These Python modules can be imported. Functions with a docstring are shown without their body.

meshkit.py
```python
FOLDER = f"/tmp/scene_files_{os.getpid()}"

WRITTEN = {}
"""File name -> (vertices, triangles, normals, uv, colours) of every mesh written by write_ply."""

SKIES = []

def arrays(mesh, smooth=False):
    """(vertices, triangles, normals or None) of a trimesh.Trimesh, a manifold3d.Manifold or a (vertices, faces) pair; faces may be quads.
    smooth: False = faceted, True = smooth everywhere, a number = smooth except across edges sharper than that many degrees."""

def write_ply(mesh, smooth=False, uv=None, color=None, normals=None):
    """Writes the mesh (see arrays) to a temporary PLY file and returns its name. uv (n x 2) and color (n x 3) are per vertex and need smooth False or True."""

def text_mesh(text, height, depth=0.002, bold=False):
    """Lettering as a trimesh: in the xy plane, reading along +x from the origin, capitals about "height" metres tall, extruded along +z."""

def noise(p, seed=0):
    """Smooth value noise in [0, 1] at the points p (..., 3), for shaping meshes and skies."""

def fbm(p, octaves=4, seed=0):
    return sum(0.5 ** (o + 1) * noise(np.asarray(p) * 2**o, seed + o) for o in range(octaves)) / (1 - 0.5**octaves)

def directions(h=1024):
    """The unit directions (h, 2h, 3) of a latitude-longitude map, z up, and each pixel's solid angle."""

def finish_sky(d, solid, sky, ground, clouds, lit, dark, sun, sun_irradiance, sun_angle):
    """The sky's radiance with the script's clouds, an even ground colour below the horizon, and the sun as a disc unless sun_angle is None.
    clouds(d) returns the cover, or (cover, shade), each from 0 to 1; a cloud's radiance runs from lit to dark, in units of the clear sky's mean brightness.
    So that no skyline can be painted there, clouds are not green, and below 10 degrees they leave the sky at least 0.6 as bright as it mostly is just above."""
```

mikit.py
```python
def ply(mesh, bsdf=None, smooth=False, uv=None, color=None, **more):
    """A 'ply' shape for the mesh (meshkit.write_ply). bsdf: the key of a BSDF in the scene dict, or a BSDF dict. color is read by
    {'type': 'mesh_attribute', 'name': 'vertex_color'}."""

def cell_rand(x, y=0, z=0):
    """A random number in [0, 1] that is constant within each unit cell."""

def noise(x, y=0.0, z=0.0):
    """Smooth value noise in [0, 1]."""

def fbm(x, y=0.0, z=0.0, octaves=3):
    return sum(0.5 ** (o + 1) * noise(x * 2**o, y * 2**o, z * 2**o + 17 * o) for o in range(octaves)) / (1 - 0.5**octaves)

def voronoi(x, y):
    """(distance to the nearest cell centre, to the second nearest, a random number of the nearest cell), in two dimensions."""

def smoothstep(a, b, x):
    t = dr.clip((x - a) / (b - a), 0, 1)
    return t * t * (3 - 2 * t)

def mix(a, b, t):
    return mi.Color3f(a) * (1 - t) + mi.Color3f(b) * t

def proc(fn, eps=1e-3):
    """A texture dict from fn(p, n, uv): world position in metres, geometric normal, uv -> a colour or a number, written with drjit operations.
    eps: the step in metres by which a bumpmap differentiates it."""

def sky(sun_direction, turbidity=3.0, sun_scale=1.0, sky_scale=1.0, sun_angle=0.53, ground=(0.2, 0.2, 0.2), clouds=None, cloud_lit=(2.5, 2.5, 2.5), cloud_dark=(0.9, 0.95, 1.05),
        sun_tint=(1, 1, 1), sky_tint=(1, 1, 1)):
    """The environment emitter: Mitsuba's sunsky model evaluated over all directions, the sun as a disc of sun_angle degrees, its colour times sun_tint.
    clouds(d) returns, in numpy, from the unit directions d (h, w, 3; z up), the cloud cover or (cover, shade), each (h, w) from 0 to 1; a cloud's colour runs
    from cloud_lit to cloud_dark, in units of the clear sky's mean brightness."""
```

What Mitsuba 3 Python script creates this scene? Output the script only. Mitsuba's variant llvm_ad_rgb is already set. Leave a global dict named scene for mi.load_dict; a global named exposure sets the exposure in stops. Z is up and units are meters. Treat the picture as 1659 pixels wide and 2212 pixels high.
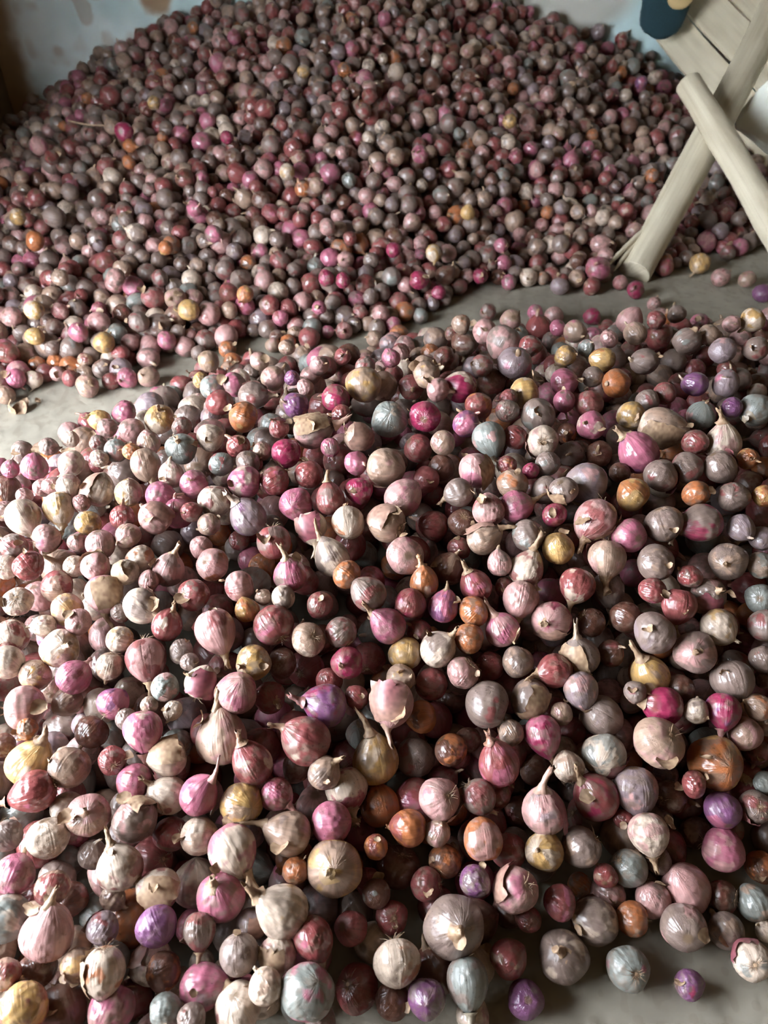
import math, random
import numpy as np, trimesh, drjit as dr, mitsuba as mi, mikit, meshkit
from scipy.spatial import cKDTree
from mikit import noise, fbm, cell_rand, smoothstep, mix, proc, ply

scene, labels = {}, {}
T4 = mi.ScalarTransform4f

# ---------------------------------------------------------------- camera, sky, exposure
W, H, F = 1659, 2212, 1664.0
CAM = np.array([0.0, 0.0, 1.15])
PITCH = math.radians(42)
FWD = np.array([0, math.cos(PITCH), -math.sin(PITCH)])
UP = np.array([0, math.sin(PITCH), math.cos(PITCH)])
RIGHT = np.array([1.0, 0, 0])
scene['camera'] = {'type': 'thinlens', 'fov': 2 * math.degrees(math.atan(W / 2 / F)), 'fov_axis': 'x', 'near_clip': 0.05, 'far_clip': 60,
                   'aperture_radius': 0.0028, 'focus_distance': 1.28,
                   'to_world': T4().look_at(origin=CAM.tolist(), target=(CAM + FWD).tolist(), up=[0, 0, 1])}
exposure = 7.3
# an evenly overcast day outside; it enters by the wide doorway in the left wall
scene['sky'] = mikit.sky([-0.5, -0.4, 0.75], turbidity=4, sun_scale=0.0, sky_scale=1.0, ground=(0.34, 0.32, 0.29),
                         clouds=lambda d: np.ones(d.shape[:2]), cloud_lit=(1.80, 1.95, 2.15))


def ray(px, py):
    d = FWD + RIGHT * (px - W / 2) / F - UP * (py - H / 2) / F
    return d  # unit depth along the axis


def at_y(px, py, y):
    d = ray(px, py)
    return CAM + d * (y / d[1])


def lin(r, g, b, k=1.0):
    return [k * (((c / 255 + 0.055) / 1.055) ** 2.4 if c > 10 else c / 255 / 12.92) for c in (r, g, b)]


# ---------------------------------------------------------------- materials
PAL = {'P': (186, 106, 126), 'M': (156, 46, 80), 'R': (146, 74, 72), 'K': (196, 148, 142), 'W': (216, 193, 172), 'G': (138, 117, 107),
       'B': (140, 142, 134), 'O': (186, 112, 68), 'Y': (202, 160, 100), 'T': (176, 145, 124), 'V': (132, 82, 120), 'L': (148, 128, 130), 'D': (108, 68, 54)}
KEYS = list(PAL)
SECOND = {'P': 'G', 'M': 'P', 'R': 'G', 'K': 'G', 'W': 'K', 'G': 'R', 'B': 'K', 'O': 'Y', 'Y': 'W', 'T': 'K', 'V': 'P', 'L': 'P', 'D': 'R'}
TAB = mi.Float(np.array([lin(*PAL[k], 0.62) for k in KEYS], np.float32).ravel())
NP = len(KEYS)


def from_table(i):
    i = mi.UInt32(i)
    return mi.Color3f(dr.gather(mi.Float, TAB, i * 3), dr.gather(mi.Float, TAB, i * 3 + 1), dr.gather(mi.Float, TAB, i * 3 + 2))


def split(uv):
    """u = 2 id + turn, v = 2 skin + height: which onion, its two skin colours, and where on the bulb"""
    k = dr.floor(uv.x * 0.5)
    th = (uv.x - 2 * k) * (2 * math.pi)
    c = dr.floor(uv.y * 0.5)
    t = dr.clip(uv.y - 2 * c, 0, 1)
    return k, th, c, t


def onion_color(p, n, uv):
    k, th, c, t = split(uv)
    ct, st = dr.cos(th), dr.sin(th)
    s = dr.sin(t * math.pi)
    x, y, z = ct * s, st * s, -dr.cos(t * math.pi)
    o = cell_rand(k, 3, 1) * 90
    prim = dr.floor((c + 0.5) / NP)
    A, B = from_table(prim), from_table(c - prim * NP)
    thr = 0.50 + 0.22 * cell_rand(k, 5, 2)
    big = fbm(x * 1.5 + o, y * 1.5 + o, z * 1.3 + o, 3)
    col = mix(A, B, smoothstep(thr - 0.04, thr + 0.07, big) * 0.85)
    vein = noise(ct * 7 + o, st * 7, t * 1.3 + o)
    fine = noise(ct * 24 + o, st * 24, t * 3.0)
    col = col * (0.70 + 0.38 * vein + 0.24 * fine)
    dust = smoothstep(0.42, 0.72, fbm(x * 3 + 40 + o, y * 3 + o, z * 3, 3)) * (0.15 + 0.55 * cell_rand(k, 9, 4))
    col = mix(col, mi.Color3f(lin(142, 122, 106, 0.62)), dust)
    spot = smoothstep(0.80, 0.90, noise(x * 11 + o, y * 11, z * 11 + o)) * cell_rand(k, 2, 8) * 0.6
    col = col * (1 - spot * 0.6)
    col = mix(col, mi.Color3f(lin(120, 96, 70, 0.7)), smoothstep(0.085, 0.03, t) * 0.8)
    return mix(col, mi.Color3f(lin(196, 166, 126, 0.65)), smoothstep(0.90, 0.98, t) * 0.55)


def onion_rough(p, n, uv):
    k, th, c, t = split(uv)
    return 0.24 + 0.24 * cell_rand(k, 11, 6)


def onion_relief(p, n, uv):
    k, th, c, t = split(uv)
    o = cell_rand(k, 3, 1) * 90
    ct, st = dr.cos(th), dr.sin(th)
    s = dr.sin(t * math.pi)
    return noise(ct * 13 + o, st * 13, t * 2.2) * 0.0007 + noise(ct * s * 4 + o, st * s * 4, dr.cos(t * math.pi) * 4) * 0.0022


scene['onion_skin'] = {'type': 'bumpmap', 'bump': proc(onion_relief, eps=4e-4), 'bsdf': {'type': 'principled', 'base_color': proc(onion_color), 'roughness': proc(onion_rough), 'specular': 0.6, 'clearcoat': 0.25, 'clearcoat_gloss': 0.75}}


def paper_color(p, n, uv):
    v = noise(p.x * 260, p.y * 260, p.z * 130)
    w = noise(p.x * 40, p.y * 40, p.z * 40)
    return mix(mi.Color3f(lin(142, 108, 84)), mi.Color3f(lin(190, 162, 130)), v) * (0.5 + 0.4 * w)


scene['dry_paper'] = {'type': 'twosided', 'bsdf': {'type': 'principled', 'base_color': proc(paper_color), 'roughness': 0.55, 'specular': 0.4}}


def peel_color(p, n, uv):
    v = noise(p.x * 200, p.y * 200, p.z * 200)
    w = noise(p.x * 11, p.y * 11, p.z * 11)
    a = mix(mi.Color3f(lin(178, 140, 122)), mi.Color3f(lin(150, 84, 92)), smoothstep(0.4, 0.7, w))
    return a * (0.45 + 0.35 * v)


scene['peel_skin'] = {'type': 'twosided', 'bsdf': {'type': 'principled', 'base_color': proc(peel_color), 'roughness': 0.42, 'specular': 0.5}}


def floor_color(p, n, uv):
    a = fbm(p.x * 3.1, p.y * 3.1, 2.0, 4)
    b = fbm(p.x * 26, p.y * 26, 5.0, 3)
    col = mix(mi.Color3f(lin(112, 106, 94)), mi.Color3f(lin(154, 147, 132)), a * 0.6 + b * 0.4)
    crumb = smoothstep(0.66, 0.74, noise(p.x * 70, p.y * 70, 1.0))
    return mix(col, mi.Color3f(lin(112, 98, 82)), crumb * 0.2)


def floor_relief(p, n, uv):
    return fbm(p.x * 35, p.y * 35, 1.0, 3) * 0.004 + noise(p.x * 7, p.y * 7, 3.0) * 0.006


scene['packed_earth'] = {'type': 'bumpmap', 'bump': proc(floor_relief), 'bsdf': {'type': 'principled', 'base_color': proc(floor_color), 'roughness': 0.9, 'specular': 0.2}}


def wash_color(p, n, uv):
    """flaking pale blue-green limewash over brown mud plaster"""
    f = fbm(p.x * 2.6 + 4, p.z * 2.6 + 9, 1.0, 4)
    g = fbm(p.x * 9, p.z * 9, 4.0, 3)
    wash = mix(mi.Color3f(lin(190, 214, 214)), mi.Color3f(lin(226, 240, 240)), smoothstep(0.35, 0.65, f))
    mud = mix(mi.Color3f(lin(150, 126, 100)), mi.Color3f(lin(176, 152, 122)), g)
    e = (g - 0.5) * 0.09

    def patch(x, z, a, b):
        return smoothstep(1.15, 0.85, dr.sqrt(dr.square((p.x - x + e) / a) + dr.square((p.z - z + e) / b)))

    bare = smoothstep(0.60, 0.68, f * 0.75 + g * 0.25) * 0.55
    bare = dr.maximum(bare, patch(-0.98, 0.66, 0.10, 0.15))
    bare = dr.maximum(bare, patch(-1.28, 0.56, 0.045, 0.07) * 0.45)
    bare = dr.maximum(bare, patch(-1.20, 0.66, 0.035, 0.06) * 0.45)
    bare = dr.maximum(bare, patch(0.66, 0.60, 0.40, 0.20) * 0.55)
    bare = dr.maximum(bare, smoothstep(-1.56, -1.66, p.x + e))
    return mix(wash, mud, bare)


scene['limewash'] = {'type': 'principled', 'base_color': proc(wash_color), 'roughness': 0.85, 'specular': 0.25}


def mud_color(p, n, uv):
    g = fbm(p.x * 5 + p.y * 3, p.z * 5, p.y * 4, 4)
    return mix(mi.Color3f(lin(96, 80, 60)), mi.Color3f(lin(138, 118, 92)), g)


scene['mud_plaster'] = {'type': 'principled', 'base_color': proc(mud_color), 'roughness': 0.9, 'specular': 0.2}


def wood(c0, c1, scale):
    def fn(p, n, uv):
        g = noise(uv.x * 14 * scale, uv.y * 2.0, 0.5)
        h = noise(uv.x * 52 * scale, uv.y * 5.0, 3.5)
        k = noise(uv.x * 5, uv.y * 7, 8.0)
        return mix(mi.Color3f(lin(*c0)), mi.Color3f(lin(*c1)), g * 0.5 + h * 0.3 + k * 0.2)
    return {'type': 'twosided', 'bsdf': {'type': 'principled', 'base_color': proc(fn), 'roughness': 0.62, 'specular': 0.35}}


scene['peeled_wood'] = wood((160, 146, 120), (206, 198, 176), 1.0)
scene['board_wood'] = wood((176, 164, 138), (220, 210, 186), 0.8)


def slab_color(p, n, uv):
    f = fbm(p.x * 14, p.y * 14, p.z * 14, 3)
    return mix(mi.Color3f(lin(206, 210, 198)), mi.Color3f(lin(236, 240, 230)), f)


scene['pale_plaster'] = {'type': 'principled', 'base_color': proc(slab_color), 'roughness': 0.9, 'specular': 0.2}


def cloth_color(p, n, uv):
    w = noise(p.x * 500, p.y * 500, p.z * 500)
    return mi.Color3f(lin(40, 62, 68)) * (0.7 + 0.6 * w)


scene['teal_cloth'] = {'type': 'principled', 'base_color': proc(cloth_color), 'roughness': 0.85, 'specular': 0.2, 'sheen': 0.3}
scene['tan_cloth'] = {'type': 'principled', 'base_color': {'type': 'rgb', 'value': lin(196, 172, 124)}, 'roughness': 0.8, 'specular': 0.2}
scene['iron'] = {'type': 'principled', 'base_color': {'type': 'rgb', 'value': lin(70, 60, 52)}, 'roughness': 0.5, 'metallic': 0.6}


# ---------------------------------------------------------------- helpers
def numbered(key):
    if key not in scene and key not in labels and not any(k.startswith(key + '__') for k in (scene if len(scene) < 60 else ())):
        return key
    i = 1
    while f'{key}_{i:03d}' in scene or f'{key}_{i:03d}' in labels:
        i += 1
    return f'{key}_{i:03d}'


def add(key, mesh, bsdf, smooth=False, uv=None):
    key = numbered(key)
    scene[key] = ply(mesh, bsdf, smooth=smooth, uv=uv)
    return key


def box(x0, x1, y0, y1, z0, z1):
    m = trimesh.creation.box((x1 - x0, y1 - y0, z1 - z0))
    m.apply_translation(((x0 + x1) / 2, (y0 + y1) / 2, (z0 + z1) / 2))
    return m


def structure(key, mesh, bsdf, smooth=False):
    scene[key] = ply(mesh, bsdf, smooth=smooth)
    labels[key] = {'kind': 'structure'}


# ---------------------------------------------------------------- the room
XL, XR, YB, YF, ZC = -1.72, 2.7, 3.9, -1.9, 2.5
DY0, DY1, DZ = -0.5, 1.3, 1.68            # the doorway in the left wall
structure('floor', box(XL - 3, XR + 0.3, YF - 0.3, YB + 0.3, -0.2, 0.0), 'packed_earth')
structure('ceiling', box(XL - 0.04, XR + 0.25, YF - 0.25, YB + 0.25, ZC, ZC + 0.15), 'mud_plaster')
structure('wall_back', box(XL - 0.04, XR + 0.25, YB, YB + 0.25, 0.0, ZC), 'limewash')
structure('wall_right', box(XR, XR + 0.25, YF, YB, 0.0, ZC), 'mud_plaster')
structure('wall_front', box(XL - 0.04, XR + 0.25, YF - 0.25, YF, 0.0, ZC), 'mud_plaster')
structure('wall_left', trimesh.util.concatenate([box(XL - 0.04, XL, YF, DY0, 0, ZC), box(XL - 0.04, XL, DY1, YB, 0, ZC), box(XL - 0.04, XL, DY0, DY1, DZ, ZC)]), 'mud_plaster')

# ---------------------------------------------------------------- the two heaps as height fields
from shapely.geometry import Polygon
import shapely
NEAR = Polygon([(-1.35, 1.05), (-1.1, 1.36), (-0.93, 1.45), (-0.83, 1.52), (-0.656, 1.71), (-0.53, 1.84), (-0.1, 2.0), (0.2, 2.06), (0.457, 2.10), (0.887, 2.11), (1.14, 2.20),
                (1.7, 2.1), (1.75, 0.7), (1.0, 0.5), (0.75, 0.45), (0.49, 0.42), (0.33, 0.40), (0.24, 0.33), (0.13, 0.24), (0.0, 0.1), (-0.5, -0.12), (-1.1, 0.1)])
FX = np.array([-1.75, -1.3, -1.0, -0.93, -0.78, -0.65, -0.53, -0.02, 0.3, 0.5, 0.635, 0.8, 1.05, 1.4, 1.9])
FY = np.array([1.60, 1.62, 1.68, 1.74, 1.75, 1.86, 1.93, 2.0, 2.30, 2.43, 2.32, 2.38, 2.55, 2.66, 2.75])
WX = np.array([-1.75, -1.54, -1.3, -1.07, -0.73, -0.4, -0.05, 0.3, 0.6, 0.9, 1.16, 1.5, 1.9])
WZ = np.array([0.17, 0.235, 0.41, 0.50, 0.59, 0.66, 0.70, 0.67, 0.575, 0.49, 0.43, 0.27, 0.1])
_gx, _gy = np.linspace(-1.8, 1.9, 149), np.linspace(-0.3, 4.0, 173)


def _heights():
    X, Y = np.meshgrid(_gx, _gy, indexing='ij')
    pts = shapely.points(X.ravel(), Y.ravel())
    d = shapely.distance(NEAR.exterior, pts).reshape(X.shape) * np.where(shapely.contains(NEAR, pts).reshape(X.shape), 1, -1)
    g = np.clip((Y - 0.35) / 0.75, 0, 1)
    g = 0.50 + 0.50 * g * g * (3 - 2 * g)
    near = 0.275 * np.sin(np.pi / 2 * np.clip(d / 0.66, 0, 1)) * g
    near = np.where(d > 0, near + 0.03 * np.clip(d / 0.1, 0, 1), 0)
    front, top = np.interp(X, FX, FY), np.interp(X, WX, WZ)
    s = np.clip((Y - front) / (YB - front), 0, 1)
    far = np.where(s > 0, top * s ** 0.8 + 0.035 * np.clip(s / 0.05, 0, 1), 0)
    bump = meshkit.fbm(np.stack([X * 2.2, Y * 2.2, X * 0 + 3], -1), 3, 5) - 0.5
    return np.where(near > 0, np.maximum(near + bump * 0.07, 0.03), 0), np.where(far > 0, np.maximum(far + bump * 0.07, 0.03), 0)


HN, HF = _heights()
from scipy.ndimage import map_coordinates


def height(xy, grid):
    u = (xy[..., 0] - _gx[0]) / (_gx[1] - _gx[0])
    v = (xy[..., 1] - _gy[0]) / (_gy[1] - _gy[0])
    return map_coordinates(grid, [np.atleast_1d(u), np.atleast_1d(v)], order=1, mode='nearest').reshape(np.shape(u))


HALL = np.maximum(HN, HF)

# ---------------------------------------------------------------- onions seen one by one: pixel centre, radius, skin, and where the neck points
SEEN = """
34 817 20 P;73 818 18 W;11 853 20 T;188 834 26 T;239 823 18 RW;275 817 22 P;321 814 22 T;152 817 18 R;125 807 16 K;215 908 24 Y;270 889 24 P;345 906 31 YW;231 925 20 K;284 930 26 K n60
152 949 18 W;104 964 19 GK;48 974 22 G n250;22 1014 19 P n80;75 1010 28 P n80;154 1000 27 W;215 990 20 W;212 957 18 G;251 974 24 B;284 976 18 O;321 957 25 T n110;316 1005 32 TK n290;391 969 33 B
371 1027 27 W;393 920 20 G;149 1051 27 WK;111 1051 20 K;92 1053 20 K;14 1056 30 DO;212 1058 34 W;277 1065 29 WY;345 1070 31 P n0;335 1118 34 KT;386 1109 32 PR n100;53 1072 18 K;51 1118 36 W n300
128 1099 32 WY n280;176 1087 18 K;190 1130 27 YW;101 1162 31 KP;10 1104 22 K;31 1181 28 G;217 1176 30 K;277 1157 26 T;265 1118 26 R;166 1171 20 K
14 1225 26 W;63 1223 32 RK;162 1223 24 WT;207 1225 30 KP;270 1237 28 WT;304 1208 30 WO;364 1230 33 K n70;123 1266 34 RT;39 1300 31 WK;224 1283 38 KP n275;306 1309 36 WG n330;321 1256 22 K
362 1350 32 RW n70;145 1317 34 TY;169 1343 28 KG;96 1353 24 W;24 1375 36 RW;17 1430 34 W;130 1401 40 WY f;258 1382 28 WY;236 1440 29 TW;159 1461 36 PR;316 1425 42 RK n280;391 1408 26 GW;357 1485 30 B
374 1534 20 WB;246 1519 34 PV;75 1459 34 TY;55 1529 46 KW;145 1517 30 TD;323 1522 18 T;260 1324 22 G
434 822 18 Y;458 836 26 BK;506 831 27 P;549 855 30 GR n0;475 870 28 R;525 901 33 OY;455 945 30 WG;603 925 22 RK;631 817 17 V;590 817 26 T;639 875 27 V;725 860 29 MR;660 836 19 K;786 831 38 YT
677 930 36 KG n15;738 896 22 RK n180;776 945 32 T;713 966 20 P n280;619 978 32 MP;566 974 20 T;516 964 26 RT;477 1003 26 BR;535 1000 26 G;528 1041 35 PW;595 1039 30 RP;419 1046 31 PK;463 1082 35 WR
535 1116 38 LV n130;668 1024 30 RG;639 1089 35 PR;713 1077 32 RG n100;776 1060 30 MR;769 1000 26 P;675 1140 32 W n280;752 1130 36 WO;593 1171 36 R;451 1133 24 T;716 1203 38 WG n120;412 1106 22 R;434 1181 24 K
460 1220 34 KO;516 1266 33 KR;627 1240 35 P n105;419 1285 34 R;535 1319 26 OY n105;467 1363 42 KR n290;590 1350 42 RP;612 1290 26 WG;665 1382 36 TW b;692 1305 28 RG;750 1242 32 OT;795 1283 36 G;737 1365 34 GR
749 1432 34 MR f;711 1471 28 RD;701 1524 44 VM n170;434 1473 34 W;511 1495 44 KP;547 1432 38 YW;569 1290 18 T;583 1507 34 RD;771 1507 26 R;610 1432 32 DD;410 1430 20 G
841 906 38 BW;918 899 33 MP;889 836 28 RD;945 841 26 K;993 834 34 MW;1034 877 30 RO;1007 916 28 PV;1056 949 36 B n285;957 957 26 T n50;1029 1015 37 KP;834 1010 42 TK;872 1075 40 KP;834 1130 40 TY;920 1036 28 RD
990 1065 31 GL;1056 1101 33 KR;1116 1094 34 PK n20;1106 1046 32 TO;1133 851 34 YW;1096 887 26 G;1162 896 36 GB;1171 954 34 WK;1183 1002 28 GB;1147 1017 18 MR;1180 1058 30 GR;1046 1162 34 TW n30;1140 1157 34 GB;1197 1113 27 MR
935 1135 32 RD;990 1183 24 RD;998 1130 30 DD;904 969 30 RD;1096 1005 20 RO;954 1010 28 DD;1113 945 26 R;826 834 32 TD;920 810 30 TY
875 1201 40 KP;916 1256 31 OW n100;887 1302 33 RM;959 1309 32 PV n80;1024 1319 33 OK;1027 1264 34 RP n120;1080 1218 26 KG n90;1138 1227 36 WR n70;1125 1295 38 KG n260;836 1350 36 PV n140;875 1411 36 YW;947 1401 38 WG n45
1012 1379 33 OY;1085 1360 36 PK n120;1000 1454 35 KG;1118 1430 33 GT;865 1464 30 TY;846 1519 46 KW n260;1051 1522 50 GR;1145 1510 42 GT;1190 1341 42 KM;1197 1450 36 RK n190;1060 1440 32 RD;930 1478 34 RD
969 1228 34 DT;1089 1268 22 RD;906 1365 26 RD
1219 825 30 PR;1280 814 22 GT;1330 828 30 OB;1219 866 24 P;1272 872 28 R;1277 919 30 PW;1225 936 22 DO;1363 897 30 YW;1399 866 24 G;1435 850 24 R;1430 925 44 TW n345;1377 977 40 PV n130;1515 897 31 B;1632 886 34 B
1560 955 38 WK n90;1502 830 26 VP;1568 830 28 L;1502 955 28 RG;1485 1010 34 G;1557 1010 34 G;1269 1044 44 LK;1366 1068 36 YO;1427 1027 36 GR;1286 1124 42 KR n240;1358 1157 36 PK;1435 1132 40 GT;1513 1132 40 GM n195
1504 1066 28 OT;1585 1074 32 G;1601 1140 28 LG;1645 1162 26 LB;1651 1071 24 O;1217 1060 30 G;1233 980 28 GD;1294 980 28 DO;1338 1021 22 DD;1205 1183 34 YO;1582 880 22 VM;1615 991 22 O
1311 1207 40 TK n265;1416 1215 38 GT;1573 1213 39 GT f;1247 1265 37 RW n250;1313 1276 34 GD n280;1410 1276 28 RP;1466 1309 36 RP n260;1490 1246 26 R n75;1532 1285 37 GK;1413 1367 44 GL;1554 1354 38 WY;1502 1409 44 KG f
1253 1415 40 GW n100;1405 1459 40 YT n120;1582 1470 44 GW;1255 1492 36 LK n290;1430 1525 40 MR n170;1504 1536 26 WG;1562 1536 36 MV n265;1302 1548 44 GL;1277 1345 30 DT;1349 1332 32 DD;1319 1412 28 DR
1643 1293 32 BL;1654 1354 36 G;1643 1221 28 BT;1648 1423 28 G;1466 1489 32 DT;1640 1528 28 TO;1372 1495 24 G;1654 1464 24 DD
65 1645 46 YW n60;58 1575 24 OW;70 1712 42 RP n200;149 1657 42 TG;142 1746 32 WT;190 1760 44 KT f;292 1770 48 GK;104 1811 44 WY;258 1872 46 WR n110;309 1580 40 PW n270;362 1637 40 WT;243 1642 30 R;289 1688 38 PR
362 1717 38 WR n150;31 1889 42 PK;272 1553 22 G;198 1582 34 DD;14 1806 32 GB;369 1801 36 RD;200 1847 30 GD;8 1610 26 DD
480 1592 54 TK n100;545 1647 42 RW n120;660 1599 48 RW n150;431 1717 40 PV n50;523 1736 44 YT;598 1717 34 PR n320;431 1806 40 WT;504 1838 50 WP n300;622 1799 46 TG n160;716 1777 42 PR;721 1875 58 TY f;750 1705 46 WM n285
701 1669 34 TG n45;808 1640 50 YW n100;641 1657 30 DO;639 1881 28 OT
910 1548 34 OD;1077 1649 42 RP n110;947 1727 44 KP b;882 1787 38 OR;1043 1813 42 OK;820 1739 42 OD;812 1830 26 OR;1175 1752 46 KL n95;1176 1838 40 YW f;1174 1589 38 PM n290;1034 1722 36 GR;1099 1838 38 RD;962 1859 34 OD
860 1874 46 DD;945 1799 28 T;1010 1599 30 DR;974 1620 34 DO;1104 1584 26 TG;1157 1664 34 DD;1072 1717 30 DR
1228 1655 34 TW;1305 1633 46 WB;1286 1721 46 RM n130;1372 1710 46 LK n275;1421 1605 52 TK;1546 1647 56 OY;1607 1586 36 KT;1654 1561 28 W;1560 1749 38 VP;1562 1835 44 PK;1402 1802 42 WK n280;1255 1832 42 GT;1360 1876 38 BW
1499 1694 28 RK;1643 1873 32 OD;1449 1721 34 DD;1502 1799 34 DT;1632 1743 34 G;1650 1690 24 BG;1347 1768 22 RD;1213 1541 24 T;1632 1622 28 DR
14 1986 48 BW;113 1918 36 RT;104 2012 54 KT n85;342 1920 42 WR n160;338 2002 42 V;222 2005 34 LR;166 2084 34 TY;224 2101 44 WO n270;241 2181 46 PK;352 2099 38 DO;51 2174 50 YR;14 2101 30 RT;80 2096 40 DD;135 2181 50 DD
359 2181 34 BG;244 1937 26 TD
475 1937 50 PM;607 1966 52 WY n150;677 2029 42 RP n290;516 2060 42 GW;600 2065 38 WK n270;665 2142 56 BP;441 2133 46 PL n0;516 2178 50 WR;431 2010 34 GR n270;574 2130 36 WT;545 1995 34 GL;759 2005 34 RD;414 2198 30 G;694 2207 34 G
981 2002 62 GT f;1113 1923 46 KP b;858 2080 50 WO;921 2159 40 VL;1010 2123 44 BG n275;1099 2070 40 RT;1135 2159 38 VL;1027 1904 32 VL;1022 2193 36 WK;846 1981 34 RD;848 2162 38 DD;814 1930 30 DB;1217 2066 52 GW f
1100 1966 36 DD;1208 1950 36 RP;1142 1986 26 RD
1283 1989 48 GW n165;1366 1984 34 OT;1480 1917 50 KP;1410 1942 36 K;1477 2003 46 GK;1355 2091 44 BP;1490 2127 30 VM;1568 2011 38 GT;1629 1950 36 BT;1623 2072 40 WB;1654 2011 22 W;1557 1937 34 DR;1308 1892 26 RT
1047 716 26 KP;1088 740 36 GK;1111 785 36 LP;1221 769 22 YT;1303 777 26 YO;1393 781 28 G;1242 716 24 TP;1205 708 18 P;1164 708 28 RD;1054 675 18 G;996 700 20 TO;1103 691 22 T;1156 675 17 P;1197 683 20 K;1278 683 18 M
1360 695 28 KT;1417 691 20 R;1373 720 24 T;1422 728 28 RD;1483 736 28 GB n30;1626 691 26 Y;1561 757 28 LK;1581 700 18 K;1462 679 20 GT;1532 724 22 TG;1373 626 19 MV;1413 655 14 K;1340 610 16 KR;1512 569 22 YW
1436 577 19 RM;1557 599 19 KR;1614 603 18 TK;1647 634 20 V;1291 581 26 PR;1246 601 18 T;1209 618 20 L;1172 601 14 TO;1037 597 15 M;1634 753 26 G;1266 752 18 B;1315 732 20 KP;1005 740 30 DG;1041 790 24 G;1143 748 24 R;1062 822 30 DR
1385 178 13 V;360 735 20 PK;705 602 17 MP;740 606 17 MP;38 468 17 Y;75 520 21 OR;358 535 15 O;936 546 17 YW;1101 262 15 YW;850 540 16 M;684 400 16 T;706 490 18 K;408 670 22 YT;74 670 20 YW;75 727 20 Y;225 740 22 YT;530 635 18 OY;268 285 20 M
490 297 14 M;785 240 17 R;907 333 18 PW;1530 427 15 W;948 632 15 M;905 605 20 MR;84 315 19 KP;112 340 15 R;655 155 13 Y;332 222 14 Y;280 315 14 O;278 350 14 OY;462 505 18 P;1082 530 15 P;610 270 13 R;620 372 17 WY n80;170 718 20 P;300 695 22 G;690 665 15 P;1010 460 16 Y;600 200 13 G;250 600 20 K;130 600 18 T;420 450 17 PG
915 795 26 T;845 775 20 P;690 790 22 K;790 790 20 G;560 780 20 T;450 780 22 TY;1100 860 20 R;620 750 18 T;740 770 18 R;960 770 22 D
"""


class Onion:
    pass


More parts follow.
